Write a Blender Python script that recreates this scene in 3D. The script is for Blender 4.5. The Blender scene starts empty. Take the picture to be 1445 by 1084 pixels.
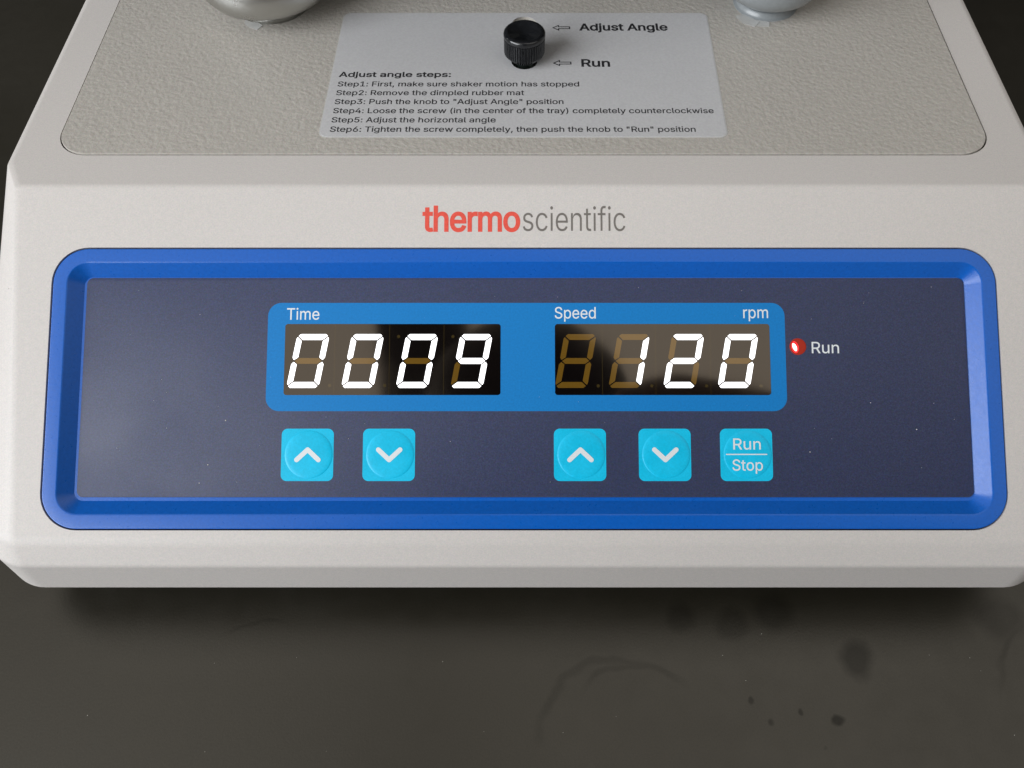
import bpy, bmesh, math, random, json
from mathutils import Matrix, Vector
from mathutils.geometry import delaunay_2d_cdt
random.seed(7)
MM = 0.001
sc = bpy.context.scene
COL = sc.collection
R = math.radians

# ------------------------------------------------------------------ camera
RIDGE = 78.0                       # height of the ridge between top face and sloped front, mm above the table
cam_d = bpy.data.cameras.new("camera")
cam = bpy.data.objects.new("camera", cam_d)
COL.objects.link(cam)
cam.location = (0, -0.17079, (160.24 + RIDGE) * MM)
cam.rotation_euler = (R(90 - 55.8), 0, 0)
cam_d.sensor_width = 36
cam_d.lens = 36 * 1250 / 1445
cam_d.shift_x = -17.5 / 1445
cam_d.clip_start = 0.01
cam_d.clip_end = 20
sc.camera = cam

# ------------------------------------------------------------------ world and lamps (an indoor close-up)
world = bpy.data.worlds.new("World")
sc.world = world
world.use_nodes = True
bg = world.node_tree.nodes["Background"]
bg.inputs[0].default_value = (1.0, 0.94, 0.86, 1)
bg.inputs[1].default_value = 0.22

def area(name, loc, target, sx, sy, power, color):
    l = bpy.data.lights.new(name, "AREA")
    l.shape = "RECTANGLE"; l.size = sx; l.size_y = sy
    l.energy = power; l.color = color
    o = bpy.data.objects.new(name, l)
    COL.objects.link(o)
    o.location = loc
    o.rotation_euler = (Vector(target) - Vector(loc)).to_track_quat("-Z", "Y").to_euler()
    return o
area("window_light", (-2.7, -1.8, 1.65), (0, 0, 0.05), 3.0, 2.3, 160, (0.935, 0.965, 1.0))
area("ceiling_light", (0.2, -0.35, 2.3), (0.2, -0.35, 0), 4.4, 3.1, 27, (1.0, 0.955, 0.90))

sc.view_settings.view_transform = "Standard"
sc.view_settings.look = "None"
sc.view_settings.gamma = 1
sc.view_settings.exposure = 0

# ------------------------------------------------------------------ materials
def mat(name, color, rough=0.5, metal=0.0, spec=0.5, ior=1.5, mottle=None, bump=None, coat=0, emit=None, estr=0, tint=None, rough_var=None, alpha=None, trans=0, chroma=0):
    """mottle=(scale, amount); bump=list of (scale, distance_mm, strength, kind)"""
    m = bpy.data.materials.new(name); m.use_nodes = True
    nt = m.node_tree; N = nt.nodes; L = nt.links
    b = N["Principled BSDF"]
    b.inputs["Base Color"].default_value = (*color, 1)
    b.inputs["Roughness"].default_value = rough
    b.inputs["Metallic"].default_value = metal
    b.inputs["Specular IOR Level"].default_value = spec
    b.inputs["IOR"].default_value = ior
    b.inputs["Coat Weight"].default_value = coat
    b.inputs["Coat Roughness"].default_value = 0.1
    b.inputs["Transmission Weight"].default_value = trans
    if tint: b.inputs["Specular Tint"].default_value = (*tint, 1)
    if emit:
        b.inputs["Emission Color"].default_value = (*emit, 1)
        b.inputs["Emission Strength"].default_value = estr
    tc = N.new("ShaderNodeTexCoord")
    if mottle:
        cur = None
        for i, (s, a) in enumerate(mottle):
            n = N.new("ShaderNodeTexNoise"); n.inputs["Scale"].default_value = s; n.inputs["Detail"].default_value = 3
            L.new(tc.outputs["Object"], n.inputs["Vector"])
            mr = N.new("ShaderNodeMapRange")
            mr.inputs["From Min"].default_value = 0.3; mr.inputs["From Max"].default_value = 0.7
            mr.inputs["To Min"].default_value = 1 - a; mr.inputs["To Max"].default_value = 1 + a
            L.new(n.outputs["Fac"], mr.inputs["Value"])
            if cur is None: cur = mr.outputs[0]
            else:
                mu = N.new("ShaderNodeMath"); mu.operation = "MULTIPLY"
                L.new(cur, mu.inputs[0]); L.new(mr.outputs[0], mu.inputs[1]); cur = mu.outputs[0]
        vm = N.new("ShaderNodeVectorMath"); vm.operation = "SCALE"
        vm.inputs[0].default_value = color
        L.new(cur, vm.inputs["Scale"])
        out = vm.outputs[0]
        if chroma:                                   # slight colour speckle of the pigment
            cn = N.new("ShaderNodeTexNoise"); cn.inputs["Scale"].default_value = 2600; cn.inputs["Detail"].default_value = 1
            L.new(tc.outputs["Object"], cn.inputs["Vector"])
            m1 = N.new("ShaderNodeVectorMath"); m1.operation = "MULTIPLY_ADD"
            L.new(cn.outputs["Color"], m1.inputs[0]); m1.inputs[1].default_value = (chroma,) * 3; m1.inputs[2].default_value = (1 - chroma / 2,) * 3
            m2 = N.new("ShaderNodeVectorMath"); m2.operation = "MULTIPLY"
            L.new(out, m2.inputs[0]); L.new(m1.outputs[0], m2.inputs[1]); out = m2.outputs[0]
        L.new(out, b.inputs["Base Color"])
    if alpha is not None: b.inputs["Alpha"].default_value = alpha
    if rough_var:
        s, a = rough_var
        n = N.new("ShaderNodeTexNoise"); n.inputs["Scale"].default_value = s; n.inputs["Detail"].default_value = 4
        L.new(tc.outputs["Object"], n.inputs["Vector"])
        mr = N.new("ShaderNodeMapRange")
        mr.inputs["From Min"].default_value = 0.3; mr.inputs["From Max"].default_value = 0.7
        mr.inputs["To Min"].default_value = max(0.02, rough - a); mr.inputs["To Max"].default_value = min(1, rough + a)
        L.new(n.outputs["Fac"], mr.inputs["Value"]); L.new(mr.outputs[0], b.inputs["Roughness"])
    if bump:
        prev = None
        for (s, d, st, kind) in bump:
            if kind == "voronoi":
                n = N.new("ShaderNodeTexVoronoi"); n.feature = "SMOOTH_F1"; n.inputs["Scale"].default_value = s; o = n.outputs["Distance"]
            else:
                n = N.new("ShaderNodeTexNoise"); n.inputs["Scale"].default_value = s; n.inputs["Detail"].default_value = 2; o = n.outputs["Fac"]
            L.new(tc.outputs["Object"], n.inputs["Vector"])
            bp = N.new("ShaderNodeBump"); bp.inputs["Distance"].default_value = d * MM; bp.inputs["Strength"].default_value = st
            L.new(o, bp.inputs["Height"])
            if prev: L.new(prev, bp.inputs["Normal"])
            prev = bp.outputs["Normal"]
        L.new(prev, b.inputs["Normal"])
    return m

M = {}
M["paint"] = mat("grey_paint", (0.625, 0.595, 0.57), 0.45, chroma=0.12, mottle=[(9, 0.02), (900, 0.02), (2600, 0.05)], bump=[(2600, 0.008, 0.3, "noise")])
M["plate"] = mat("textured_paint", (0.475, 0.45, 0.41), 0.4, chroma=0.25, mottle=[(12, 0.03), (900, 0.05), (2200, 0.05)], bump=[(760, 0.22, 1.0, "noise"), (1500, 0.06, 0.5, "noise")])
M["blue"] = mat("blue_plastic", (0.0, 0.112, 0.52), 0.30, ior=1.54, mottle=[(1500, 0.07)], bump=[(2200, 0.03, 0.5, "noise")], rough_var=(900, 0.03))
M["membrane"] = mat("navy_film", (0.035, 0.045, 0.102), 0.50, spec=0.42, rough_var=(28, 0.06), chroma=0.9, mottle=[(2200, 0.16), (4200, 0.14)], bump=[(4200, 0.006, 0.5, "noise")])
M["surround"] = mat("sky_blue_print", (0.0, 0.20, 0.56), 0.5, spec=0.35, mottle=[(2000, 0.07)], bump=[(4200, 0.006, 0.4, "noise")])
M["cyan"] = mat("cyan_print", (0.0, 0.55, 0.85), 0.42, spec=0.4, rough_var=(120, 0.1), mottle=[(130, 0.05), (2000, 0.06)], bump=[(4200, 0.006, 0.4, "noise")])
M["white_print"] = mat("white_print", (0.78, 0.82, 0.84), 0.45)
M["red_print"] = mat("red_print", (0.78, 0.085, 0.055), 0.5, mottle=[(1500, 0.1)])
M["grey_print"] = mat("grey_print", (0.17, 0.155, 0.14), 0.5, mottle=[(1500, 0.1)])
M["black_print"] = mat("black_print", (0.02, 0.02, 0.023), 0.5)
M["glass"] = mat("smoked_glass", (0.004, 0.003, 0.003), 0.06, ior=2.08, tint=(1.0, 0.86, 0.70), rough_var=(60, 0.02))
M["unlit"] = mat("unlit_segment", (0.16, 0.085, 0.010), 0.08, ior=2.1, tint=(1.0, 0.86, 0.70))
M["faint"] = mat("faint_mark", (0.05, 0.035, 0.010), 0.05, ior=2.08, tint=(1.0, 0.86, 0.70))
M["lit"] = mat("lit_segment", (0.8, 0.8, 0.8), 0.3, emit=(1.0, 0.985, 1.0), estr=1.6)
M["lamp_red"] = mat("red_lens", (0.22, 0.02, 0.012), 0.55, spec=0.15, emit=(1.0, 0.06, 0.02), estr=0.16)
M["lamp_ring"] = mat("glowing_red", (0.8, 0.02, 0.02), 0.3, emit=(1.0, 0.02, 0.03), estr=0.75)
M["lamp_hot"] = mat("lamp_filament", (1, 0.9, 0.8), 0.3, emit=(1.0, 0.86, 0.70), estr=1.8)
M["sticker"] = mat("sticker_film", (0.56, 0.56, 0.57), 0.34, chroma=0.1, mottle=[(14, 0.03), (1500, 0.05)], bump=[(60, 0.1, 0.15, "noise")])
M["sticker_edge"] = mat("clear_edge", (0.55, 0.55, 0.54), 0.3)
M["knob"] = mat("black_anodised", (0.008, 0.009, 0.011), 0.16, metal=0.0, spec=0.7, mottle=[(700, 0.3)], rough_var=(700, 0.1))
M["shaft"] = mat("dark_steel", (0.10, 0.13, 0.12), 0.25, metal=0.9)
M["hole"] = mat("dark_cavity", (0.012, 0.012, 0.012), 0.8)
M["seam"] = mat("seam_shadow_gap", (0.05, 0.05, 0.045), 0.8)
M["rubber"] = mat("grey_rubber", (0.27, 0.29, 0.30), 0.36, mottle=[(40, 0.08), (900, 0.05)], coat=0.3)
M["steel"] = mat("polished_steel", (0.50, 0.50, 0.48), 0.30, metal=1.0, mottle=[(60, 0.1)], rough_var=(80, 0.06))
M["glint"] = mat("pale_glint", (0.75, 0.76, 0.75), 0.12, alpha=0.45, bump=[(300, 0.3, 0.6, "noise")])  # pale see-through colour standing in for bright reflections on the plate
M["tray"] = mat("tray_metal", (0.25, 0.25, 0.25), 0.4, metal=0.6)
M["foot"] = mat("black_rubber", (0.02, 0.02, 0.02), 0.7)
M["dust"] = mat("pale_dust", (0.7, 0.68, 0.62), 0.8)

# ------------------------------------------------------------------ helpers
TOP = Matrix.Translation((0, 0, RIDGE * MM))
TILT = R(28.4)
PAN = TOP @ Matrix.Rotation(TILT, 4, "X")        # local x, v (up the slope), n (out of the panel)

def tag(o, label=None, cat=None, group=None, kind=None):
    if label: o["label"] = label
    if cat: o["category"] = cat
    if group: o["group"] = group
    if kind: o["kind"] = kind
    return o

def link(name, mesh, parent=None, frame=None, loc=(0, 0, 0), label=None):
    o = bpy.data.objects.new(name, mesh)
    COL.objects.link(o)
    if parent: o.parent = parent
    T = Matrix.Translation(Vector(loc) * MM)
    o.matrix_basis = (frame @ T) if frame is not None else T
    if label: o["label"] = label
    return o

def finish(me, m, smooth=None):
    for v in me.vertices: v.co *= MM
    if m: me.materials.append(m)
    if smooth is not None:
        me.shade_smooth()
        me.set_sharp_from_angle(angle=R(smooth))
    me.update()
    return me

def bm_mesh(name, bm, m, smooth=None, recalc=True):
    if recalc: bmesh.ops.recalc_face_normals(bm, faces=bm.faces)
    me = bpy.data.meshes.new(name)
    bm.to_mesh(me); bm.free()
    return finish(me, m, smooth)

def rrect(x0, x1, y0, y1, r, n=8):
    pts = []
    for (cx, cy, a0) in ((x1 - r, y1 - r, 0), (x0 + r, y1 - r, 90), (x0 + r, y0 + r, 180), (x1 - r, y0 + r, 270)):
        for i in range(n + 1):
            a = R(a0 + 90 * i / n)
            pts.append((cx + r * math.cos(a), cy + r * math.sin(a)))
    return pts

def loft(bm, rings, cap0=True, cap1=True, closed=True):
    vs = [[bm.verts.new(p) for p in ring] for ring in rings]
    n = len(vs[0])
    for a, b in zip(vs, vs[1:]):
        for i in range(n if closed else n - 1):
            j = (i + 1) % n
            bm.faces.new((a[i], a[j], b[j], b[i]))
    if cap0: bm.faces.new(list(reversed(vs[0])))
    if cap1: bm.faces.new(vs[-1])
    return vs

def slab(name, poly, z0, z1, m, bev=0.0, smooth=30):
    """prism of an outline, with a small rounded top edge"""
    bm = bmesh.new()
    rings = [[(x, y, z0) for x, y in poly]]
    if bev:
        cx = sum(p[0] for p in poly) / len(poly); cy = sum(p[1] for p in poly) / len(poly)
        def inset(d):
            out = []
            n = len(poly)
            for i in range(n):
                a = Vector(poly[i - 1]); b = Vector(poly[i]); c = Vector(poly[(i + 1) % n])
                e1 = (b - a).normalized(); e2 = (c - b).normalized()
                nn = Vector((-(e1.y + e2.y), e1.x + e2.x))
                if nn.length < 1e-6: nn = Vector((-e1.y, e1.x))
                nn.normalize()
                k = nn.dot(Vector((-e1.y, e1.x)))
                out.append(tuple(b + nn * (d / max(k, 0.5))))
            return out
        rings.append([(x, y, z1 - bev) for x, y in poly])
        rings.append([(x, y, z1 - bev * 0.3) for x, y in inset(bev * 0.3)])
        rings.append([(x, y, z1) for x, y in inset(bev)])
    else:
        rings.append([(x, y, z1) for x, y in poly])
    loft(bm, rings)
    return bm_mesh(name, bm, m, smooth)

def lathe(name, prof, m, seg=48, smooth=35, rfun=None):
    bm = bmesh.new()
    rings = []
    for k, (r, z) in enumerate(prof):
        ring = []
        for i in range(seg):
            a = 2 * math.pi * i / seg
            rr = rfun(i, k, r) if rfun else r
            ring.append((rr * math.cos(a), rr * math.sin(a), z))
        rings.append(ring)
    loft(bm, rings)
    return bm_mesh(name, bm, m, smooth)

# lettering: grotesque letter outlines in 1/1000 em, [advance, contours]
GLYPHS = json.loads(r'''{"\"":[321,[[78,318,70,509,136,509,128,318],[193,318,185,509,250,509,243,318]]],
"(":[273,[[89,207,90,235,92,264,96,293,101,324,107,354,114,384,122,413,132,441,142,468,153,494,164,517,177,539,236,539,223,512,212,485,201,457,191,428,182,399,174,370,167,342,161,313,157,285,154,258,152,232,151,207,152,184,154,161,156,138,160,115,165,91,172,67,179,42,188,16,198,-10,209,-38,222,-66,236,-96,177,-96,156,-59,139,-21,124,16,111,55,102,93,95,131,90,169]]],
")":[273,[[37,-96,52,-66,64,-37,76,-9,86,18,95,44,102,69,108,93,113,116,117,139,120,162,121,184,122,207,121,232,119,258,116,285,112,313,106,342,99,370,91,399,82,428,73,457,62,485,50,512,37,539,97,539,109,517,121,494,131,468,142,441,151,413,159,384,167,354,173,323,178,293,181,264,183,235,184,207,183,168,178,130,171,92,161,53,149,15,134,-22,117,-59,97,-96]]],
",":[188,[[38,-119,68,71,137,71,84,-119]]],
"1":[453,[[76,0,76,55,391,55,391,0],[276,509,276,0,212,0,212,448,209,448,86,358,86,427,198,509]]],
"2":[453,[[64,0,64,47,234,229,282,282,291,294,299,305,305,316,311,327,318,348,320,371,317,397,308,419,293,436,273,449,262,454,250,457,237,459,224,460,209,459,196,457,184,453,172,447,153,433,139,413,134,402,130,390,128,376,127,362,66,362,67,384,71,405,77,424,86,442,98,459,111,473,126,486,143,496,162,505,182,511,203,514,225,516,247,514,268,511,288,505,306,497,323,486,337,474,350,461,361,445,370,428,376,411,380,392,381,372,380,358,378,345,375,331,371,318,365,304,357,290,347,275,336,259,322,241,306,223,288,202,267,180,153,60,153,57,389,57,389,0]]],
"3":[453,[[218,-7,195,-6,173,-3,152,2,133,10,114,19,98,30,83,43,70,57,60,74,52,91,46,111,44,132,109,132,115,107,126,87,144,71,165,59,178,55,191,52,204,50,219,50,234,51,248,53,262,56,275,61,287,67,297,74,307,83,315,93,321,104,325,116,328,130,329,145,328,158,326,172,322,184,316,196,308,207,299,217,288,226,275,234,260,240,242,244,223,247,201,248,157,248,157,299,288,448,288,452,70,452,70,509,372,509,372,461,211,278,211,289,239,290,264,288,287,284,308,276,327,265,344,253,359,239,371,222,381,205,387,186,392,166,393,145,392,123,387,103,380,84,370,66,358,50,344,36,327,23,309,12,288,4,266,-2,243,-6]]],
"4":[453,[[40,105,40,158,247,509,311,509,109,166,109,163,413,163,413,105],[282,0,282,121,282,146,282,318,343,318,343,0]]],
"5":[453,[[221,-7,199,-6,178,-2,159,3,140,11,123,21,108,32,94,45,83,60,73,76,66,93,62,111,60,130,122,130,127,108,138,89,154,73,173,60,196,52,221,50,236,51,250,53,264,58,276,64,288,72,298,82,307,92,314,104,320,117,324,131,327,146,328,162,327,178,324,193,320,208,314,221,306,233,297,244,286,254,275,262,262,269,248,273,233,276,218,277,205,276,192,275,180,272,167,268,145,258,128,246,67,253,96,509,366,509,366,452,151,452,134,301,136,301,155,315,178,325,190,329,203,331,216,333,229,334,247,333,263,330,279,326,294,321,308,314,321,306,334,296,345,285,355,273,364,260,372,246,379,231,384,215,388,199,390,181,391,163,390,139,385,117,379,95,369,76,357,57,343,41,327,27,309,15,289,6,268,-1,245,-5]]],
"6":[453,[[226,-7,203,-5,182,-1,161,5,142,15,125,26,109,40,96,56,84,74,75,94,69,115,65,138,64,162,65,180,68,199,73,219,80,239,89,261,102,285,118,311,137,340,252,509,322,509,151,261,145,261,154,275,165,288,179,299,196,307,214,312,235,314,257,313,278,309,298,303,316,295,332,284,346,271,359,257,370,240,378,221,384,201,388,180,389,157,388,134,384,112,377,92,368,73,356,55,343,39,327,26,310,14,291,5,271,-2,249,-6],[226,48,241,49,254,52,267,56,279,63,289,70,299,79,307,90,314,101,320,114,324,128,327,142,327,157,327,173,324,187,320,201,314,213,307,225,299,235,289,244,279,251,267,258,254,262,241,264,226,265,212,264,198,262,186,258,174,252,163,244,153,235,145,225,138,214,132,201,128,188,126,174,125,158,126,143,128,128,132,114,138,102,145,90,153,79,163,70,174,63,186,56,198,52,212,49]]],
":":[188,[[95,-4,78,-1,63,9,53,24,50,41,53,59,63,73,78,83,95,87,113,83,128,73,138,59,141,41,138,24,128,9,113,-1],[95,271,78,274,63,284,53,299,50,316,53,334,63,349,78,359,95,362,113,359,128,349,138,334,141,316,138,299,128,284,113,274]]],
"A":[480,[[16,0,201,509,276,509,463,0,395,0,287,302,264,372,232,478,245,478,213,371,191,302,85,0],[110,142,110,199,370,199,370,142]]],
"F":[410,[[60,0,60,509,369,509,369,452,125,452,125,278,346,278,346,221,125,221,125,0]]],
"L":[393,[[60,0,60,509,125,509,125,57,361,57,361,0]]],
"P":[445,[[60,0,60,509,235,509,263,507,289,503,312,497,332,487,350,476,366,462,379,447,390,430,398,411,404,391,407,370,409,348,407,325,404,304,398,284,390,265,379,248,366,233,350,219,332,207,312,198,289,191,263,187,235,186,109,186,109,242,233,242,252,243,269,246,284,250,297,256,308,264,318,272,327,282,333,294,338,306,342,319,344,333,344,348,344,362,342,376,338,389,333,402,326,413,318,423,308,431,297,439,284,444,268,449,251,451,232,452,125,452,125,0]]],
"R":[449,[[60,0,60,509,236,509,264,507,290,504,313,497,333,489,351,478,367,465,380,450,390,433,399,415,405,395,408,374,409,352,408,330,405,309,399,290,390,271,380,255,367,240,351,228,333,217,312,209,289,203,264,199,236,198,96,198,96,255,234,255,252,256,269,258,284,262,298,267,319,281,334,300,339,312,342,324,344,338,345,352,344,367,342,380,339,393,334,405,327,415,319,425,309,433,298,440,284,445,269,449,252,451,233,452,125,452,125,0],[353,0,230,229,303,229,428,0]]],
"S":[447,[[224,-9,197,-8,172,-4,149,1,128,9,108,19,91,31,76,45,64,60,54,77,46,96,41,115,38,137,104,137,107,123,110,110,116,98,123,88,132,79,142,71,154,64,166,59,180,55,194,52,209,50,224,49,241,50,257,52,272,55,286,60,299,66,311,74,321,82,329,92,336,102,341,114,345,126,346,139,342,161,332,179,316,193,296,205,284,209,272,214,259,218,245,222,184,239,154,249,128,260,105,274,86,289,71,307,60,326,54,348,52,372,53,393,58,413,65,431,75,448,87,463,102,476,119,488,138,498,158,506,180,511,203,514,227,516,252,514,275,511,296,505,316,498,334,488,351,476,365,463,377,449,387,433,394,415,399,397,401,378,337,378,334,396,326,412,316,426,302,437,286,447,267,453,247,457,225,459,209,458,194,456,180,452,167,448,145,435,129,418,118,398,115,376,119,352,131,334,148,319,169,308,191,300,212,293,264,279,312,264,324,258,336,252,347,245,359,238,369,229,379,220,387,209,395,198,401,185,405,171,407,155,408,139,407,118,403,99,396,81,386,64,374,48,360,34,343,21,323,11,302,2,278,-4,252,-8]]],
"T":[449,[[32,452,32,509,417,509,417,452,257,452,257,0,193,0,193,452]]],
"a":[389,[[160,-9,142,-8,126,-5,110,-1,94,5,80,12,68,22,57,32,48,45,40,58,35,73,31,90,30,108,31,123,34,138,38,150,43,161,58,179,78,193,89,199,100,203,112,207,125,211,178,220,234,227,252,230,265,235,273,243,276,255,276,257,273,279,267,297,256,311,240,322,220,329,196,331,171,329,149,322,132,313,118,301,107,288,100,274,41,291,48,308,57,322,67,335,79,346,91,355,104,364,118,370,133,375,148,379,163,382,179,384,194,384,215,383,239,379,251,376,263,372,275,367,286,360,296,353,306,343,315,333,322,320,329,306,333,290,336,272,337,251,337,0,277,0,277,52,272,52,264,38,252,25,236,12,215,1,203,-3,190,-6,176,-8],[170,45,187,46,202,49,216,53,228,59,248,74,263,93,272,115,276,138,276,190,270,186,259,182,231,176,200,171,175,168,154,164,134,159,117,150,103,139,95,124,92,105,94,87,102,72,114,61,130,52,149,47]]],
"b":[424,[[229,-8,213,-7,198,-5,184,-1,172,4,153,17,138,31,118,59,112,59,112,0,53,0,53,509,114,509,114,319,118,319,137,346,152,360,171,373,183,378,197,381,212,384,229,384,252,383,274,378,294,371,313,361,330,347,345,332,359,313,370,293,379,270,385,245,389,218,390,189,389,160,385,133,379,108,370,84,359,64,346,45,330,29,313,16,294,5,274,-2,252,-7],[220,47,237,48,253,51,267,57,279,66,291,76,301,88,309,101,316,117,321,133,325,151,327,170,328,189,327,209,325,227,321,245,316,261,309,276,301,290,291,301,280,311,267,319,253,325,237,329,220,330,203,329,188,325,174,320,161,312,150,302,140,291,132,278,125,263,120,247,116,229,113,210,113,189,113,169,116,150,120,132,125,115,132,100,140,86,150,75,162,65,174,57,188,51,204,48]]],
"c":[396,[[207,-8,182,-7,159,-2,137,6,117,16,98,30,82,46,68,64,56,85,46,108,40,133,36,159,34,187,36,216,40,243,46,268,56,291,68,312,82,330,98,346,117,360,137,371,159,378,182,383,207,384,221,384,234,383,247,380,260,377,284,368,305,356,324,341,340,322,347,312,353,301,358,289,362,277,303,262,298,276,290,289,281,301,270,311,257,319,242,325,226,329,207,330,189,329,173,325,158,319,145,310,134,300,124,287,115,274,108,258,103,242,99,224,97,206,96,187,97,169,99,151,103,134,108,117,115,102,124,89,134,76,145,66,158,57,173,51,189,48,207,46,226,48,243,52,258,58,271,66,282,76,292,89,299,102,304,117,363,102,359,90,354,78,348,67,341,56,325,37,306,21,296,15,285,9,273,4,261,-1,248,-4,235,-6,221,-8]]],
"d":[424,[[195,-8,172,-7,151,-2,130,5,111,16,94,29,79,45,66,64,55,84,46,108,39,133,35,160,34,189,35,218,39,245,46,270,55,293,66,313,79,332,95,347,112,361,131,371,151,378,173,383,196,384,213,384,228,381,241,378,253,373,272,360,287,346,306,319,311,319,311,509,372,509,372,0,313,0,313,59,307,59,287,31,272,17,252,4,241,-1,227,-5,212,-7],[205,47,221,48,236,51,250,57,263,65,274,75,284,86,293,100,299,115,305,132,309,150,311,169,312,189,311,210,309,229,305,247,300,263,293,278,284,291,275,302,263,312,251,320,237,325,221,329,205,330,187,329,172,325,157,319,145,311,133,301,124,290,115,276,108,261,103,245,99,227,97,209,96,189,97,170,99,151,103,133,109,117,115,101,124,88,134,76,145,66,158,57,172,51,188,48]]],
"e":[404,[[212,-8,185,-7,161,-2,138,6,117,16,98,30,82,46,68,64,56,85,46,108,40,132,35,159,34,187,35,215,39,242,46,267,55,290,67,311,81,329,97,346,115,359,135,370,157,378,180,383,205,384,221,384,236,382,251,379,266,374,280,368,294,361,307,351,319,341,331,329,341,315,350,299,357,282,363,263,368,242,370,219,371,194,371,169,75,169,75,221,338,221,310,202,309,220,307,237,303,254,298,269,291,282,283,294,273,305,263,314,250,321,237,326,222,329,205,330,189,329,173,326,159,321,146,313,135,304,125,294,116,282,109,270,103,256,99,241,97,226,96,211,96,178,97,157,100,139,104,122,110,106,118,92,128,80,139,70,151,61,165,55,179,50,195,47,212,46,234,48,254,53,271,61,285,73,297,88,306,105,365,91,360,77,353,63,345,51,335,39,324,29,311,19,298,11,283,4,266,-1,249,-5,231,-7]]],
"f":[254,[[228,379,228,327,6,327,6,379],[81,0,81,432,82,447,84,461,89,474,96,486,104,496,113,505,124,513,135,519,148,524,161,527,174,529,187,530,207,529,222,527,243,521,227,468,215,472,195,474,171,470,154,460,145,443,142,419,142,0]]],
"g":[425,[[207,-151,187,-150,168,-148,150,-144,134,-140,119,-134,105,-127,93,-119,82,-110,73,-101,64,-91,57,-80,51,-69,101,-41,122,-66,136,-78,154,-88,165,-92,178,-95,192,-97,207,-97,229,-96,249,-92,267,-85,282,-75,295,-62,304,-47,310,-28,311,-6,311,68,306,68,287,41,272,28,252,16,241,11,227,8,212,5,195,5,173,6,152,10,132,17,113,27,95,39,80,53,67,71,55,90,46,112,39,136,35,163,34,191,35,220,39,246,46,271,55,293,66,314,80,332,95,347,112,361,131,371,152,378,173,383,196,384,213,384,228,382,242,378,253,373,273,360,288,346,308,319,313,319,313,379,372,379,372,-9,371,-32,367,-54,360,-73,350,-90,338,-104,324,-117,308,-127,291,-136,271,-142,251,-147,229,-150],[205,59,222,60,237,63,251,68,264,75,275,84,285,95,293,107,300,121,305,137,309,154,312,172,312,193,312,212,309,231,305,248,300,264,293,278,285,291,275,303,264,312,251,320,237,325,222,329,205,330,188,329,172,325,158,320,145,312,134,302,124,290,115,277,109,262,103,246,99,229,97,212,96,193,97,173,99,155,103,138,109,123,116,108,124,96,134,85,145,76,158,68,172,63,188,60]]],
"h":[410,[[114,227,114,0,53,0,53,509,114,509,114,287,102,287,112,312,124,332,137,349,152,362,169,372,187,379,207,383,227,384,246,383,264,380,280,376,295,369,309,360,321,349,332,336,341,321,348,304,353,285,356,264,357,240,357,0,296,0,296,235,295,256,290,275,283,291,273,304,260,315,246,323,229,328,210,329,197,328,184,326,172,322,161,317,141,303,126,283,121,271,117,257,114,243]]],
"i":[167,[[53,0,53,379,114,379,114,0],[84,443,67,446,54,455,44,468,41,483,44,499,54,512,67,521,84,524,100,521,114,512,123,499,126,483,123,468,114,455,100,446]]],
"j":[167,[[53,379,114,379,114,-30,113,-47,111,-63,107,-77,102,-90,95,-102,86,-113,76,-122,65,-129,52,-135,37,-139,21,-142,4,-143,-10,-143,-10,-87,2,-87,25,-83,40,-72,50,-54,53,-29],[83,443,67,446,53,455,44,468,41,483,44,499,53,512,67,521,83,524,100,521,114,512,123,499,126,483,123,468,114,455,100,446]]],
"k":[381,[[110,137,110,212,121,212,284,379,360,379,184,199,177,199],[53,0,53,509,114,509,114,0],[294,0,148,186,191,229,372,0]]],
"l":[189,[[139,-2,119,-1,101,3,86,10,74,20,65,33,58,47,54,65,53,84,53,509,114,509,114,99,115,77,120,62,130,54,146,52,160,53,170,54,181,3,162,-1]]],
"m":[610,[[53,0,53,379,112,379,112,295,108,295,112,310,118,323,125,335,132,346,151,363,172,376,195,384,219,386,239,385,257,380,273,372,287,361,299,347,309,331,316,314,321,295,312,295,317,308,322,321,329,332,337,343,347,353,357,361,368,369,381,375,394,380,407,383,422,385,437,386,453,385,468,383,483,378,497,372,510,364,522,354,532,342,541,328,548,313,553,296,556,276,557,255,557,0,496,0,496,254,494,273,490,289,483,302,473,313,460,321,447,326,433,329,419,330,395,328,374,320,358,307,345,290,338,270,335,247,335,0,274,0,274,260,273,275,269,288,262,301,253,311,242,320,229,326,215,329,199,330,178,328,158,320,140,307,126,289,121,278,117,266,114,253,114,238,114,0]]],
"n":[410,[[114,227,114,0,53,0,53,379,112,379,112,287,102,287,112,312,124,332,137,349,152,362,169,372,187,379,207,383,227,384,246,383,264,380,280,376,295,369,309,360,321,349,332,336,341,321,348,304,353,285,356,264,357,240,357,0,296,0,296,235,295,256,290,275,283,291,273,304,260,315,246,323,229,328,210,329,197,328,184,326,172,322,161,317,141,303,126,283,121,271,117,257,114,243]]],
"o":[415,[[207,-8,182,-7,159,-2,137,6,117,16,98,30,82,46,68,64,56,85,46,108,40,133,36,159,34,187,36,216,40,243,46,268,56,291,68,312,82,330,98,346,117,360,137,371,159,378,182,383,207,384,233,383,256,378,278,371,299,360,317,346,333,330,347,312,359,291,369,268,376,243,380,216,381,187,380,159,376,133,369,108,359,85,347,64,333,46,317,30,299,16,278,6,256,-2,233,-7],[207,46,226,48,242,51,257,57,270,66,282,76,292,89,300,102,307,117,312,134,316,151,318,169,319,187,318,206,316,224,312,242,307,258,300,274,292,287,282,300,270,310,257,319,242,325,226,329,207,330,189,329,173,325,158,319,145,310,134,300,124,287,115,274,108,258,103,242,99,224,97,206,96,187,97,169,99,151,103,134,108,117,115,102,124,89,134,76,145,66,158,57,173,51,189,48]]],
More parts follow.
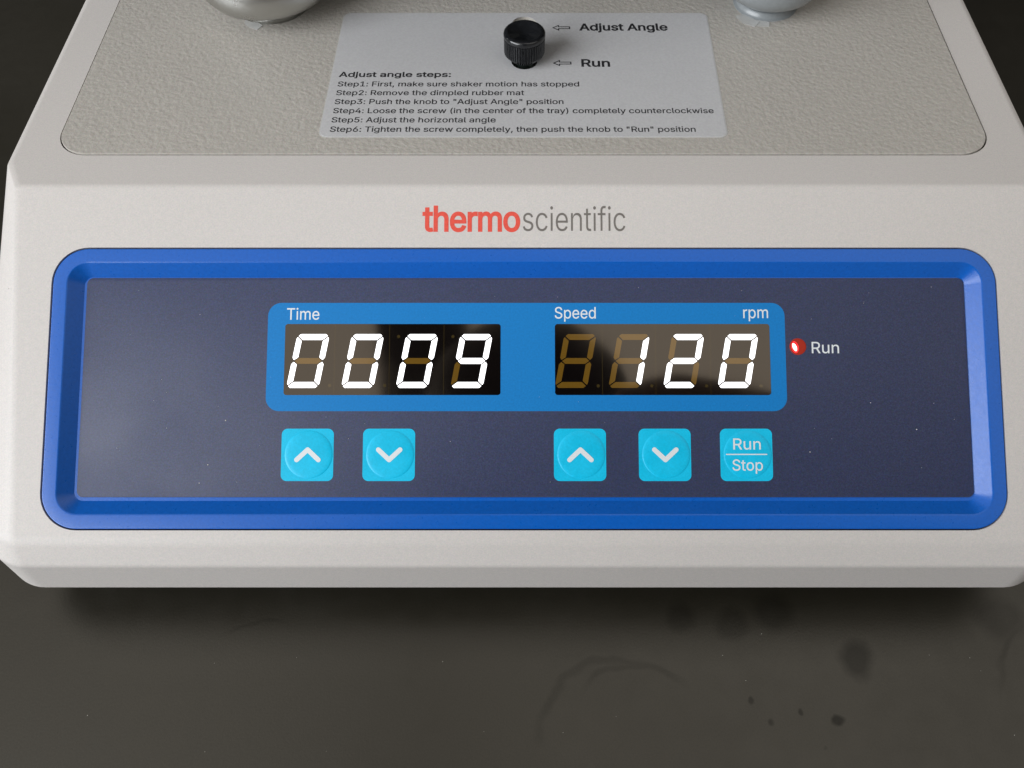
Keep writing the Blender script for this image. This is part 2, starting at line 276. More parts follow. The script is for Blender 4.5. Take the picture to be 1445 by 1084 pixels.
"p":[424,[[53,-143,53,379,112,379,112,319,118,319,137,346,152,360,171,373,183,378,197,381,212,384,229,384,252,383,274,378,294,371,313,361,330,347,345,332,359,313,370,293,379,270,385,245,389,218,390,189,389,160,385,133,379,108,370,84,359,64,346,45,330,29,313,16,294,5,274,-2,252,-7,229,-8,213,-7,198,-5,184,-1,173,4,153,17,138,31,118,59,114,59,114,-143],[220,47,237,48,253,51,267,57,279,66,291,76,301,88,309,101,316,117,321,133,325,151,327,170,328,189,327,209,325,227,321,245,316,261,309,276,301,290,291,301,280,311,267,319,253,325,237,329,220,330,203,329,188,325,174,320,161,312,150,302,140,291,132,278,125,263,120,247,116,229,113,210,113,189,113,169,116,150,120,132,125,115,132,100,140,86,150,75,162,65,174,57,188,51,204,48]]],
"r":[259,[[53,0,53,379,112,379,112,321,115,321,122,335,130,347,140,358,152,367,166,375,181,380,196,384,213,385,229,384,243,384,243,322,230,324,207,326,182,323,159,315,140,301,126,284,117,262,114,237,114,0]]],
"s":[365,[[182,-8,163,-7,145,-5,128,-2,112,3,98,10,84,18,72,27,62,38,53,50,45,63,40,78,36,94,94,107,99,92,105,79,114,69,124,60,136,54,150,49,165,46,181,45,200,46,217,50,232,55,244,62,262,81,268,103,265,121,254,136,237,147,212,155,149,170,125,177,104,186,87,196,72,208,61,222,53,237,48,255,47,274,48,290,51,305,57,319,65,332,75,343,87,354,100,363,115,370,131,377,149,381,167,384,187,384,206,384,223,381,239,378,254,372,267,366,279,358,290,349,299,339,307,328,314,316,319,303,324,290,268,277,258,298,243,316,232,323,219,328,205,331,187,333,171,332,156,329,143,324,131,317,114,299,109,277,112,258,124,243,133,237,144,232,157,227,172,223,229,209,254,202,275,194,292,183,306,171,317,158,325,142,330,125,331,107,330,90,326,75,321,61,312,47,302,35,290,24,276,15,260,6,242,0,223,-5,203,-7]]],
"t":[227,[[204,379,204,327,6,327,6,379],[65,471,126,471,126,98,128,76,136,61,150,53,170,50,185,51,202,54,213,2,192,-3,168,-4,145,-3,125,2,107,10,92,21,80,35,72,52,67,71,65,93]]],
"u":[410,[[182,-5,164,-4,146,-1,130,4,115,11,101,20,89,31,78,44,69,59,62,76,57,95,54,116,53,139,53,379,114,379,114,144,115,123,119,105,127,89,137,75,150,64,164,56,181,52,200,50,213,51,226,53,238,57,249,62,268,77,283,97,289,109,293,122,295,137,296,153,296,379,357,379,357,0,298,0,298,92,307,92,297,67,286,47,272,30,257,17,240,7,222,0,203,-4]]],
"v":[389,[[163,0,17,379,84,379,165,155,171,138,177,121,182,104,187,87,206,21,184,21,203,87,207,104,213,121,218,138,224,155,305,379,371,379,226,0]]],
"w":[567,[[138,0,23,379,87,379,133,214,154,137,175,41,165,41,186,135,206,214,252,379,316,379,362,214,382,136,402,41,391,41,413,135,434,214,480,379,545,379,429,0,368,0,319,172,305,225,291,280,277,338,291,338,277,280,263,225,248,172,199,0]]],
"y":[389,[[47,-139,61,-86,71,-87,88,-90,104,-89,118,-84,130,-74,141,-58,151,-36,163,-1,17,379,84,379,165,155,171,138,177,121,182,104,187,87,206,21,184,21,202,87,224,155,305,379,371,379,204,-58,198,-72,191,-85,184,-97,177,-107,159,-124,139,-136,117,-143,91,-145,65,-143]]],
"z":[380,[[42,0,42,46,254,320,254,323,48,323,48,379,333,379,333,331,126,60,126,56,339,56,339,0]]],
" ":[188,[]]}''')

def text_mesh(name, body, m, x0, width, cap, weight=0.0, base=0.0, thick=0.02, track=0):
    """flat printed lettering: starts at x0, exactly `width` wide, capitals `cap` high, baseline y=base"""
    pen = 0; glyphs = []; allx = []
    caph = max(GLYPHS["T"][1][0][1::2])
    for ch in body:
        adv, cs = GLYPHS[ch]
        g = []
        for c in cs:
            q0 = []
            for i in range(0, len(c), 2):
                p = Vector((c[i] + pen, c[i + 1]))
                if not q0 or (p - q0[-1]).length > 3: q0.append(p)      # drop near-duplicate points
            if (q0[0] - q0[-1]).length < 3: q0.pop()
            g.append(q0); allx += [p.x for p in q0]
        if g: glyphs.append(g)
        pen += adv + track
    a, b = min(allx), max(allx)
    sx = width / (b - a); sy = cap / caph
    verts = []; faces = []
    for g in glyphs:
        cont = []
        for q0 in g:
            P = [Vector(((p.x - a) * sx, p.y * sy)) for p in q0]
            if weight:                                                   # heavier or lighter strokes
                n = len(P); out = []
                for i in range(n):
                    e1 = (P[i] - P[i - 1]).normalized(); e2 = (P[(i + 1) % n] - P[i]).normalized()
                    n1 = Vector((-e1.y, e1.x)); n2 = Vector((-e2.y, e2.x)); mm_ = n1 + n2
                    if mm_.length < 1e-4: mm_ = n1.copy()
                    mm_.normalize(); out.append(P[i] + mm_ * (weight / max(mm_.dot(n1), 0.6)))
                P = out
            cont.append(P)
        vs = [p for c in cont for p in c]; ed = []; k = 0
        for c in cont:
            ed += [(k + i, k + (i + 1) % len(c)) for i in range(len(c))]; k += len(c)
        ov, oe, of, _, _, _ = delaunay_2d_cdt(vs, ed, [], 0, 1e-6)
        off = len(verts); verts += [(p.x + x0, p.y + base, thick) for p in ov]
        for f in of:
            cx = sum(ov[i].x for i in f) / len(f); cy = sum(ov[i].y for i in f) / len(f)
            wn = 0
            for c in cont:
                for i in range(len(c)):
                    p, q = c[i - 1], c[i]
                    side = (q.x - p.x) * (cy - p.y) - (q.y - p.y) * (cx - p.x)
                    if p.y <= cy < q.y and side > 0: wn += 1
                    elif q.y <= cy < p.y and side < 0: wn -= 1
            if wn: faces.append([i + off for i in f])
    me = bpy.data.meshes.new(name)
    me.from_pydata(verts, [], faces)
    return finish(me, m)

def join_bm(polys, z0, z1):
    bm = bmesh.new()
    for p in polys: loft(bm, [[(x, y, z0) for x, y in p], [(x, y, z1) for x, y in p]])
    return bm

# ------------------------------------------------------------------ table
def build_table():
    bm = bmesh.new()
    loft(bm, [[(x, y, -30) for x, y in rrect(-900, 900, -420, 560, 8)],
              [(x, y, -1) for x, y in rrect(-900, 900, -420, 560, 8)],
              [(x, y, 0) for x, y in rrect(-899, 899, -419, 559, 8)]])
    m = bpy.data.materials.new("dark_laminate"); m.use_nodes = True
    nt = m.node_tree; N = nt.nodes; L = nt.links; b = N["Principled BSDF"]
    tc = N.new("ShaderNodeTexCoord")
    def node(t, **k):
        n = N.new(t)
        for kk, v in k.items(): setattr(n, kk, v)
        return n
    def noise(scale, detail=3, vec=None):
        n = node("ShaderNodeTexNoise"); n.inputs["Scale"].default_value = scale; n.inputs["Detail"].default_value = detail
        L.new(vec or tc.outputs["Object"], n.inputs["Vector"]); return n.outputs["Fac"]
    def rng(v, a, b_, c, d):
        n = node("ShaderNodeMapRange"); n.inputs[1].default_value = a; n.inputs[2].default_value = b_; n.inputs[3].default_value = c; n.inputs[4].default_value = d
        L.new(v, n.inputs[0]); return n.outputs[0]
    def math_(op, a, c):
        n = node("ShaderNodeMath", operation=op)
        for i, q in enumerate((a, c)):
            if isinstance(q, (int, float)): n.inputs[i].default_value = q
            else: L.new(q, n.inputs[i])
        return n.outputs[0]
    # dried spots and smears: soft discs at their places on the table
    wob = node("ShaderNodeTexNoise"); wob.inputs["Scale"].default_value = 90; wob.inputs["Detail"].default_value = 3
    L.new(tc.outputs["Object"], wob.inputs["Vector"])
    sub = node("ShaderNodeVectorMath", operation="SUBTRACT"); L.new(wob.outputs["Color"], sub.inputs[0]); sub.inputs[1].default_value = (0.5, 0.5, 0.5)
    scl = node("ShaderNodeVectorMath", operation="SCALE"); L.new(sub.outputs[0], scl.inputs[0]); scl.inputs["Scale"].default_value = 0.006
    add = node("ShaderNodeVectorMath", operation="ADD"); L.new(tc.outputs["Object"], add.inputs[0]); L.new(scl.outputs[0], add.inputs[1])
    spots = None
    for (x, y, r, k) in ((89, -98.5, 5.6, 0.6), (43, -86.4, 4.6, 0.35), (57, -88.5, 4.6, 0.32), (68.8, -85, 6, 0.35), (71.5, -111.6, 1.0, 0.55), (81.1, -114.1, 1.5, 0.7), (59.4, -108.4, 1.1, 0.5), (131, -87, 7, 0.3), (64, -114, .9, .5), (76, -121, .9, .4)):
        d = node("ShaderNodeVectorMath", operation="DISTANCE"); L.new(add.outputs[0], d.inputs[0]); d.inputs[1].default_value = (x * MM, y * MM, 0)
        s = rng(d.outputs["Value"], r * 0.55 * MM, r * 1.12 * MM, k, 0.0)
        spots = s if spots is None else math_("MAXIMUM", spots, s)
    for (x, y, r, w, k, xa, xb) in ((26, -121, 22.6, 1.5, 0.22, 1, 44), (30, -118, 18.5, 1.1, 0.22, 14, 44), (-70, -110, 22, 0.9, 0.18, -84, -64), (150, -112, 26, 1.2, 0.25, 124, 140)):
        d = node("ShaderNodeVectorMath", operation="DISTANCE"); L.new(add.outputs[0], d.inputs[0]); d.inputs[1].default_value = (x * MM, y * MM, 0)
        e = math_("ABSOLUTE", math_("SUBTRACT", d.outputs["Value"], r * MM), 0)
        s = rng(e, w * 0.3 * MM, w * MM, k, 0.0)
        sx = node("ShaderNodeSeparateXYZ"); L.new(tc.outputs["Object"], sx.inputs[0])
        s = math_("MULTIPLY", s, rng(sx.outputs["X"], xa * MM, (xa + 5) * MM, 0, 1))
        s = math_("MULTIPLY", s, rng(sx.outputs["X"], (xb - 5) * MM, xb * MM, 1, 0))
        s = math_("MULTIPLY", s, rng(sx.outputs["Y"], (y) * MM, (y + 3) * MM, 0, 1))
        spots = math_("MAXIMUM", spots, s)
    inv = math_("SUBTRACT", 1.0, spots)
    grain = math_("MULTIPLY", rng(noise(2300, 2), 0.3, 0.7, 0.72, 1.28), rng(noise(5), 0.3, 0.7, 0.88, 1.12))
    fac = math_("MULTIPLY", grain, inv)
    vm = node("ShaderNodeVectorMath", operation="SCALE"); vm.inputs[0].default_value = (0.0140, 0.0122, 0.0078); L.new(fac, vm.inputs["Scale"])
    L.new(vm.outputs[0], b.inputs["Base Color"])
    L.new(math_("ADD", rng(noise(11, 5), 0.35, 0.65, 0.31, 0.41), rng(noise(160, 3), 0.3, 0.7, -0.02, 0.03)), b.inputs["Roughness"])
    b.inputs["IOR"].default_value = 1.72
    b.inputs["Specular Tint"].default_value = (1.0, 0.965, 0.88, 1)
    L.new(math_("MULTIPLY", rng(inv, 0, 1, 0.35, 1), 0.5), b.inputs["Specular IOR Level"])
    bp = node("ShaderNodeBump"); bp.inputs["Distance"].default_value = 0.00004; bp.inputs["Strength"].default_value = 0.6
    L.new(noise(1500, 2), bp.inputs["Height"]); L.new(bp.outputs[0], b.inputs["Normal"])
    o = link("table", bm_mesh("table", bm, m, 30))
    tag(o, kind="structure")
build_table()

def build_wall():
    bm = bmesh.new()
    loft(bm, [[(x, y, -760) for x, y in rrect(-2600, 2600, 1350, 1450, 2, 2)], [(x, y, 2700) for x, y in rrect(-2600, 2600, 1350, 1450, 2, 2)]])
    tag(link("wall", bm_mesh("wall", bm, mat("dark_wall", (0.03, 0.03, 0.028), 0.8))), kind="structure")
    bm = bmesh.new()
    pts = [(-335, 1348), (-155, 1348), (-110, -1900), (-300, -1900)]  # added unseen bar, placed to put a dark stripe in the display reflections
    loft(bm, [[(x, y, 1620) for x, y in pts], [(x, y, 1760) for x, y in pts]])
    tag(link("reflection_bar", bm_mesh("reflection_bar", bm, mat("dark_bar", (0.02, 0.02, 0.02), 0.8))), kind="structure")
build_wall()

# ------------------------------------------------------------------ shaker housing
shaker = bpy.data.objects.new("laboratory_shaker", None)
COL.objects.link(shaker)
tag(shaker, "pale grey benchtop laboratory shaker with a blue framed control panel showing 0009 and 120", "laboratory shaker")

def fillet_poly(pts, rad, n=5):
    """open polyline with rounded inner vertices"""
    out = [Vector(pts[0])]
    for i in range(1, len(pts) - 1):
        a, b, c = Vector(pts[i - 1]), Vector(pts[i]), Vector(pts[i + 1])
        u = (a - b).normalized(); w = (c - b).normalized()
        ang = u.angle(w); t = min(rad[i - 1] / math.tan(ang / 2), (a - b).length * 0.45, (c - b).length * 0.45)
        p, q = b + u * t, b + w * t
        for k in range(n + 1):
            s = k / n
            out.append(p * (1 - s) ** 2 + b * 2 * s * (1 - s) + q * s * s)
    out.append(Vector(pts[-1]))
    return out

def build_housing():
    prof = fillet_poly([(6, 0), (0, 0), (-79.86, -43.18), (-84.0, -48.9), (-84.5, -61.6), (-83.6, -62.6)], [3.2, 7.0, 2.6, 0.8], 5)
    prof = prof[1:]
    K = 13
    def resample(poly, n):
        L = [0]
        for a, b in zip(poly, poly[1:]): L.append(L[-1] + (b - a).length)
        out = []
        for k in range(n):
            d = L[-1] * k / (n - 1)
            i = max(j for j in range(len(L) - 1) if L[j] <= d + 1e-9)
            s = (d - L[i]) / max(L[i + 1] - L[i], 1e-9)
            out.append(poly[i].lerp(poly[i + 1], s))
        return out
    # front corner seen from above, from the front face towards the side: chamfer up high, round low down
    cham = resample(fillet_poly([(130.6, 0), (132, 0), (136.4, 8.8), (136.4, 11)], [1.6, 2.2], 5), K)
    arc = [Vector((136.4 - 11 + 11 * math.sin(R(90) * k / (K - 1)), 11 - 11 * math.cos(R(90) * k / (K - 1)))) for k in range(K)]
    rings = []
    for (y, z) in [tuple(p) for p in prof]:
        t = min(1, max(0, (-z - 30) / 16)); t = t * t * (3 - 2 * t)
        ins = 0.0
        if z > -1.8: ins = 1.8 - math.sqrt(max(0, 1.8 ** 2 - (1.8 + z) ** 2))
        corner = [c.lerp(a, t) for c, a in zip(cham, arc)]
        fl = 3.3 * min(1, -z / 5) ** 0.7 * (1 - 0.88 * min(1, max(0, (-z - 30) / 22)))        # sides swell a little below the top edge
        corner = [Vector((c.x + fl * min(1, max(0, (c.x - 130) / 6)), c.y)) for c in corner]
        right = [(c.x - ins, y + c.y, z) for c in corner]
        ring = right + [(136.4 + fl - ins, 290, z), (126, 300 - ins, z), (-126, 300 - ins, z), (-136.4 - fl + ins, 290, z)] + [(-x, yy, zz) for x, yy, zz in reversed(right)]
        rings.append(ring)
    # extra levels near the top edge of the sides
    bm = bmesh.new()
    loft(bm, rings)
    bmesh.ops.recalc_face_normals(bm, faces=bm.faces)
    me = bpy.data.meshes.new("housing"); bm.to_mesh(me); bm.free()
    for v in me.vertices: v.co *= MM
    o = link("housing", me, shaker, TOP)
    me.materials.append(M["paint"])
    # pockets for the bezel and the top plate
    def cutter(poly, z0, z1, frame):
        bm = bmesh.new()
        loft(bm, [[(x, y, z0) for x, y in poly], [(x, y, z1) for x, y in poly]])
        c = link("cutter", bm_mesh("cutter", bm, None), None, frame)
        return c
    cs = [cutter(rrect(-120.65, 120.55, -87.95, -16.3, 9.3, 10), -7, 6, PAN), cutter(rrect(-125.5, 125.0, 11.4, 285, 9.2, 10), -4, 5, TOP)]
    for c in cs:
        md = o.modifiers.new("cut", "BOOLEAN"); md.object = c; md.solver = "EXACT"; md.operation = "DIFFERENCE"
    bpy.context.view_layer.update()
    dg = bpy.context.evaluated_depsgraph_get()
    nm = bpy.data.meshes.new_from_object(o.evaluated_get(dg))
    o.modifiers.clear(); o.data = nm; nm.name = "housing"
    for c in cs: bpy.data.objects.remove(c)
    nm.materials.clear(); nm.materials.append(M["paint"])
    nm.shade_smooth(); nm.set_sharp_from_angle(angle=R(32))
    w = o.modifiers.new("weighted", "WEIGHTED_NORMAL"); w.keep_sharp = True; w.weight = 100
    # floor pan and feet under the housing
    link("base_pan", slab("base_pan", rrect(-118, 118, -62, 285, 12), -71, -62.5, M["foot"]), shaker, TOP)
    fm = lathe("foot", [(9, -78), (10, -77.5), (11, -71), (11, -70.9)], M["foot"])
    for x in (-98, 98):
        for y in (-45, 262): link("foot", fm, shaker, TOP, (x, y, 0))
build_housing()

# ------------------------------------------------------------------ bezel and membrane
def build_bezel():
    x0, x1, v0, v1, r = -120.3, 120.3, -87.65, -16.6, 9.0
    #      inset, n, radius
    prof = [(0.0, -6.0), (0.0, -0.35), (0.10, -0.12), (0.32, 0.0), (3.35, 0.0), (3.62, -0.06), (3.82, -0.22), (6.65, -2.42), (6.9, -2.62)]
    bm = bmesh.new(); rings = []
    for d, n in prof:
        rr = max(2.3, r - d * 1.0)
        rings.append([(x, y, n) for x, y in rrect(x0 + d, x1 - d, v0 + d, v1 - d, rr, 12)])
    loft(bm, rings, cap0=False, cap1=True)
    o = link("bezel", bm_mesh("bezel", bm, M["blue"], 30), shaker, PAN)
    w = o.modifiers.new("weighted", "WEIGHTED_NORMAL"); w.keep_sharp = True; w.weight = 80
build_bezel()
F0 = -2.34                                             # face of the membrane along n
membrane = link("control_panel", slab("control_panel", rrect(-112.7, 113.15, -79.85, -23.75, 1.6), 0, 0.26, M["membrane"], 0.06), shaker, PAN, (0, 0, F0 - 0.26))
sur = link("display_surround", slab("display_surround", rrect(-65.8, 66.8, -58.15, -30.25, 3.4), 0, 0.02, M["surround"]), membrane, None, (0, 0, 0.26))

# digits
SL = 0.185
def seg_polys():
    W, H, T = 8.35, 13.95, 1.42
    w, h = W / 2, H / 2
    g = 0.10; TV = 1.52
    th = 1.62
    P = {}
    c = 0.62
    # corner tips where horizontal and vertical segments meet
    def sl(p): return [(x + y * SL, y) for x, y in p]
    k = 0.72
    def top(s):   # s=+1 top, -1 bottom
        y = s * h
        return [(-w + 0.95, y), (w - 0.95, y), (w - 0.35, y - s * 0.55), (w - TV - 0.12, y - s * th), (-w + TV + 0.12, y - s * th), (-w + 0.35, y - s * 0.55)]
    def side(sx, sy):
        return [(sx * (w - 0.22), sy * (h - 0.72)), (sx * w, sy * (h - 1.25)), (sx * w, sy * 0.85), (sx * (w - 0.5), sy * 0.16), (sx * (w - TV), sy * 0.88), (sx * (w - TV), sy * (h - th - 0.18))]
    P["a"] = sl(top(1)); P["d"] = sl(top(-1))
    P["b"] = sl(side(1, 1)); P["c"] = sl(side(1, -1)); P["e"] = sl(side(-1, -1)); P["f"] = sl(side(-1, 1))
    P["g"] = sl([(-w + 0.62, 0), (-w + TV + 0.1, 0.80), (w - TV - 0.1, 0.80), (w - 0.62, 0), (w - TV - 0.1, -0.80), (-w + TV + 0.1, -0.80)])
    return P
def ccw(p):
    a = sum(p[i - 1][0] * p[i][1] - p[i][0] * p[i - 1][1] for i in range(len(p)))
    return p if a > 0 else list(reversed(p))
def soft(p, r=0.12, g=0.055):
    n = len(p); sh = []
    for i in range(n):                       # shrink a little, so that dark gaps part the segments
        a, b, c = Vector(p[i - 1]), Vector(p[i]), Vector(p[(i + 1) % n])
        e1 = (b - a).normalized(); e2 = (c - b).normalized()
        n1 = Vector((-e1.y, e1.x)); m_ = (n1 + Vector((-e2.y, e2.x))).normalized()
        sh.append(tuple(b + m_ * (g / max(m_.dot(n1), 0.5))))
    p = sh
    q = [p[-1]] + p + [p[0]]
    out = []
    for i in range(1, len(q) - 1):
        a, b, c = Vector(q[i - 1]), Vector(q[i]), Vector(q[i + 1])
        u = (a - b).normalized() * r; w = (c - b).normalized() * r
        out += [tuple(b + u), tuple(b + u * 0.3 + w * 0.3), tuple(b + w)]
    return out
SEG = {k: {s: slab("segment", soft(ccw(p)), 0, 0.03, M[s]) for s in ("lit", "unlit")} for k, p in seg_polys().items()}
DOT = {s: slab("decimal_point", [(0.42 * math.cos(R(a)), 0.42 * math.sin(R(a))) for a in range(0, 360, 30)], 0, 0.03, M[s]) for s in ("faint",)}
ON = {"0": "abcdef", "9": "abcdfg", "1": "bc", "2": "abged", " ": ""}
def display(x0, x1, text, centers, cv, label, dots, divs):
    cx, cy = (x0 + x1) / 2, -44.9
    w = link("display_window", slab("display_window", rrect(x0 - cx, x1 - cx, -9.15, 9.15, 0.7), 0, 0.03, M["glass"]), shaker, PAN, (cx, cy, F0 + 0.02), label)
    for ch, dx in zip(text, centers):
        for k in "abcdefg":
            link("segment", SEG[k]["lit" if k in ON[ch] else "unlit"], w, None, (dx - cx, cv - cy, 0.03))
    for (dx, dv) in dots: link("decimal_point", DOT["faint"], w, None, (dx - cx, dv - cy, 0.03))
    dm = slab("module_seam", [(-0.05, -9), (0.05, -9), (0.05, 9), (-0.05, 9)], 0, 0.02, M["faint"])
    for dx in divs: link("module_seam", dm, w, None, (dx - cx, 0, 0.03))
display(-61.3, -6.1, "0009", (-55.25, -41.3, -27.4, -13.5), -45.3, "left display window reading 0009",
        [(x, v) for x, v in ((-49.6, -51.6), (-35.6, -51.6), (-32.2, -39.0), (-18.3, -39.0))], (-48.5, -34.5, -20.6))
display(7.8, 62.8, " 120", (13.1, 26.75, 40.7, 54.55), -45.3, "right display window reading 120",
        [(x + 5.7, -51.7) for x in (13.1, 26.75, 40.7, 54.55)], (19.9, 33.5, 47.5))

# printed words on the membrane
def word(name, body, m, x, v, width, cap, parent=membrane, wt=0.0, **k):
    me = text_mesh(name, body, m, 0, width, cap, wt, 0, **k)
    return link(name, me, parent, None, (x, v, 0.26 + 0.02))
word("printed_word", "Time", M["white_print"], -60.95, -34.6, 8.3, 2.95, wt=0.02)
word("printed_word", "Speed", M["white_print"], 7.8, -34.3, 10.5, 2.95, wt=0.02)
word("printed_word", "rpm", M["white_print"], 56.2, -34.2, 6.35, 2.95, wt=0.02)
word("printed_word", "Run", M["white_print"], 73.5, -43.3, 6.95, 2.9, wt=0.02)

# buttons
BCX = [(-54.85, "up"), (-34.25, "down"), (14.05, "up"), (35.5, "down"), (56.1, "run")]
blabels = ["up arrow button below the left display", "down arrow button below the left display", "up arrow button below the right display", "down arrow button below the right display", "button printed Run over Stop"]
keypad = slab("button", rrect(-6.6, 6.6, -6.6, 6.6, 1.5), 0, 0.03, M["cyan"], 0.0)
def dome_mesh():
    R0 = 6.15
    prof = [(R0, -0.02), (R0 - 0.12, 0.06), (R0 - 0.45, 0.13), (R0 - 1.1, 0.18), (R0 - 2.4, 0.21), (R0 - 4.2, 0.225), (0.4, 0.23)]
    return lathe("key_dome", prof, M["cyan"], 56, 60)
dome = dome_mesh()
def arrow_mesh(s):
    # thick chevron with round ends
    w, h, t = 2.75, 1.28, 0.60
    pts = []
    def cap(cx, cy, a0, a1, n=8): return [(cx + t * math.cos(R(a0 + (a1 - a0) * i / n)), cy + t * math.sin(R(a0 + (a1 - a0) * i / n))) for i in range(n + 1)]
    ang = math.degrees(math.atan2(2 * h, w))
    out = []
    out += cap(w, -h, ang - 180 - 0 + 0, ang + 90 - 90 + 0) if False else []
    nx, ny = math.sin(R(ang)), math.cos(R(ang))
    # right arm from apex (0,h) to (w,-h); outer normal (nx,ny)
    ra = [(w + t * math.cos(R(a)), -h + t * math.sin(R(a))) for a in [90 - ang - 180 * i / 8 for i in range(9)]]
    top = [(t * math.cos(R(a)), h + t * math.sin(R(a))) for a in [90 + ang - 2 * ang * i / 6 for i in range(7)]]
    la = [(-x, y) for x, y in reversed(ra)]
    inner = [(0, h - t / math.cos(R(ang)))]
    poly = top + ra + inner + la
    poly = [(x, s * y) for x, y in poly]
    return slab("arrow_mark", ccw(poly), 0, 0.02, M["white_print"])
arrows = {"up": arrow_mesh(1), "down": arrow_mesh(-1)}
for (x, kind), lb in zip(BCX, blabels):
    b = link("button", keypad, shaker, PAN, (x, -69.2, F0), lb)
    link("key_dome", dome, b, None, (0.35, 0.1, 0))
    if kind != "run": link("arrow_mark", arrows[kind], b, None, (0.1, 0.0, 0.24))
    else:
        link("printed_word", text_mesh("printed_word", "Run", M["white_print"], 0, 6.9, 2.75, 0.03), b, None, (-3.3, 1.35, 0.24))
        link("printed_word", text_mesh("printed_word", "Stop", M["white_print"], 0, 7.6, 2.75, 0.03), b, None, (-3.6, -3.95, 0.24))
        link("printed_line", slab("printed_line", [(-5.2, -0.14), (5.2, -0.14), (5.2, 0.14), (-5.2, 0.14)], 0, 0.02, M["white_print"]), b, None, (0, 0.1, 0.24))

# run lamp
lamp = link("run_lamp", lathe("run_lamp", [(2.15, 0), (2.1, 0.05), (1.7, 0.09), (0.1, 0.1)], M["lamp_red"], 32, 60), shaker, PAN, (69.95, -41.6, F0 + 0.02), "small round red lamp lit beside the word Run")
def blob(name, a, b, ang, z, m):
    pts = []
    for i in range(24):
        t = 2 * math.pi * i / 24
        x, y = a * math.cos(t), b * math.sin(t) * (abs(math.sin(t)) ** 0.25)
        pts.append((x * math.cos(ang) - y * math.sin(ang), x * math.sin(ang) + y * math.cos(ang)))
    return slab(name, ccw(pts), z, z + 0.02, m)
link("glowing_ring", blob("glowing_ring", 0.95, 1.55, R(12), 0, M["lamp_ring"]), lamp, None, (-0.75, -0.15, 0.09))
link("glowing_chip", blob("glowing_chip", 0.5, 1.1, R(22), 0, M["lamp_hot"]), lamp, None, (-0.85, -0.15, 0.115))

# ------------------------------------------------------------------ maker's name above the bezel
def on_housing(name, me, x, v): return link(name, me, shaker, PAN, (x, v, 0.02))
on_housing("printed_name", text_mesh("printed_name", "thermo", M["red_print"], 0, 24.7, 6.5, 0.21, 0, track=-22), -26.0, -12.0)["label"] = "bold red lettering thermo"
on_housing("printed_name", text_mesh("printed_name", "scientific", M["grey_print"], 0, 26.4, 6.4, -0.05, 0, track=-8), -0.45, -12.0)["label"] = "thin grey lettering scientific"

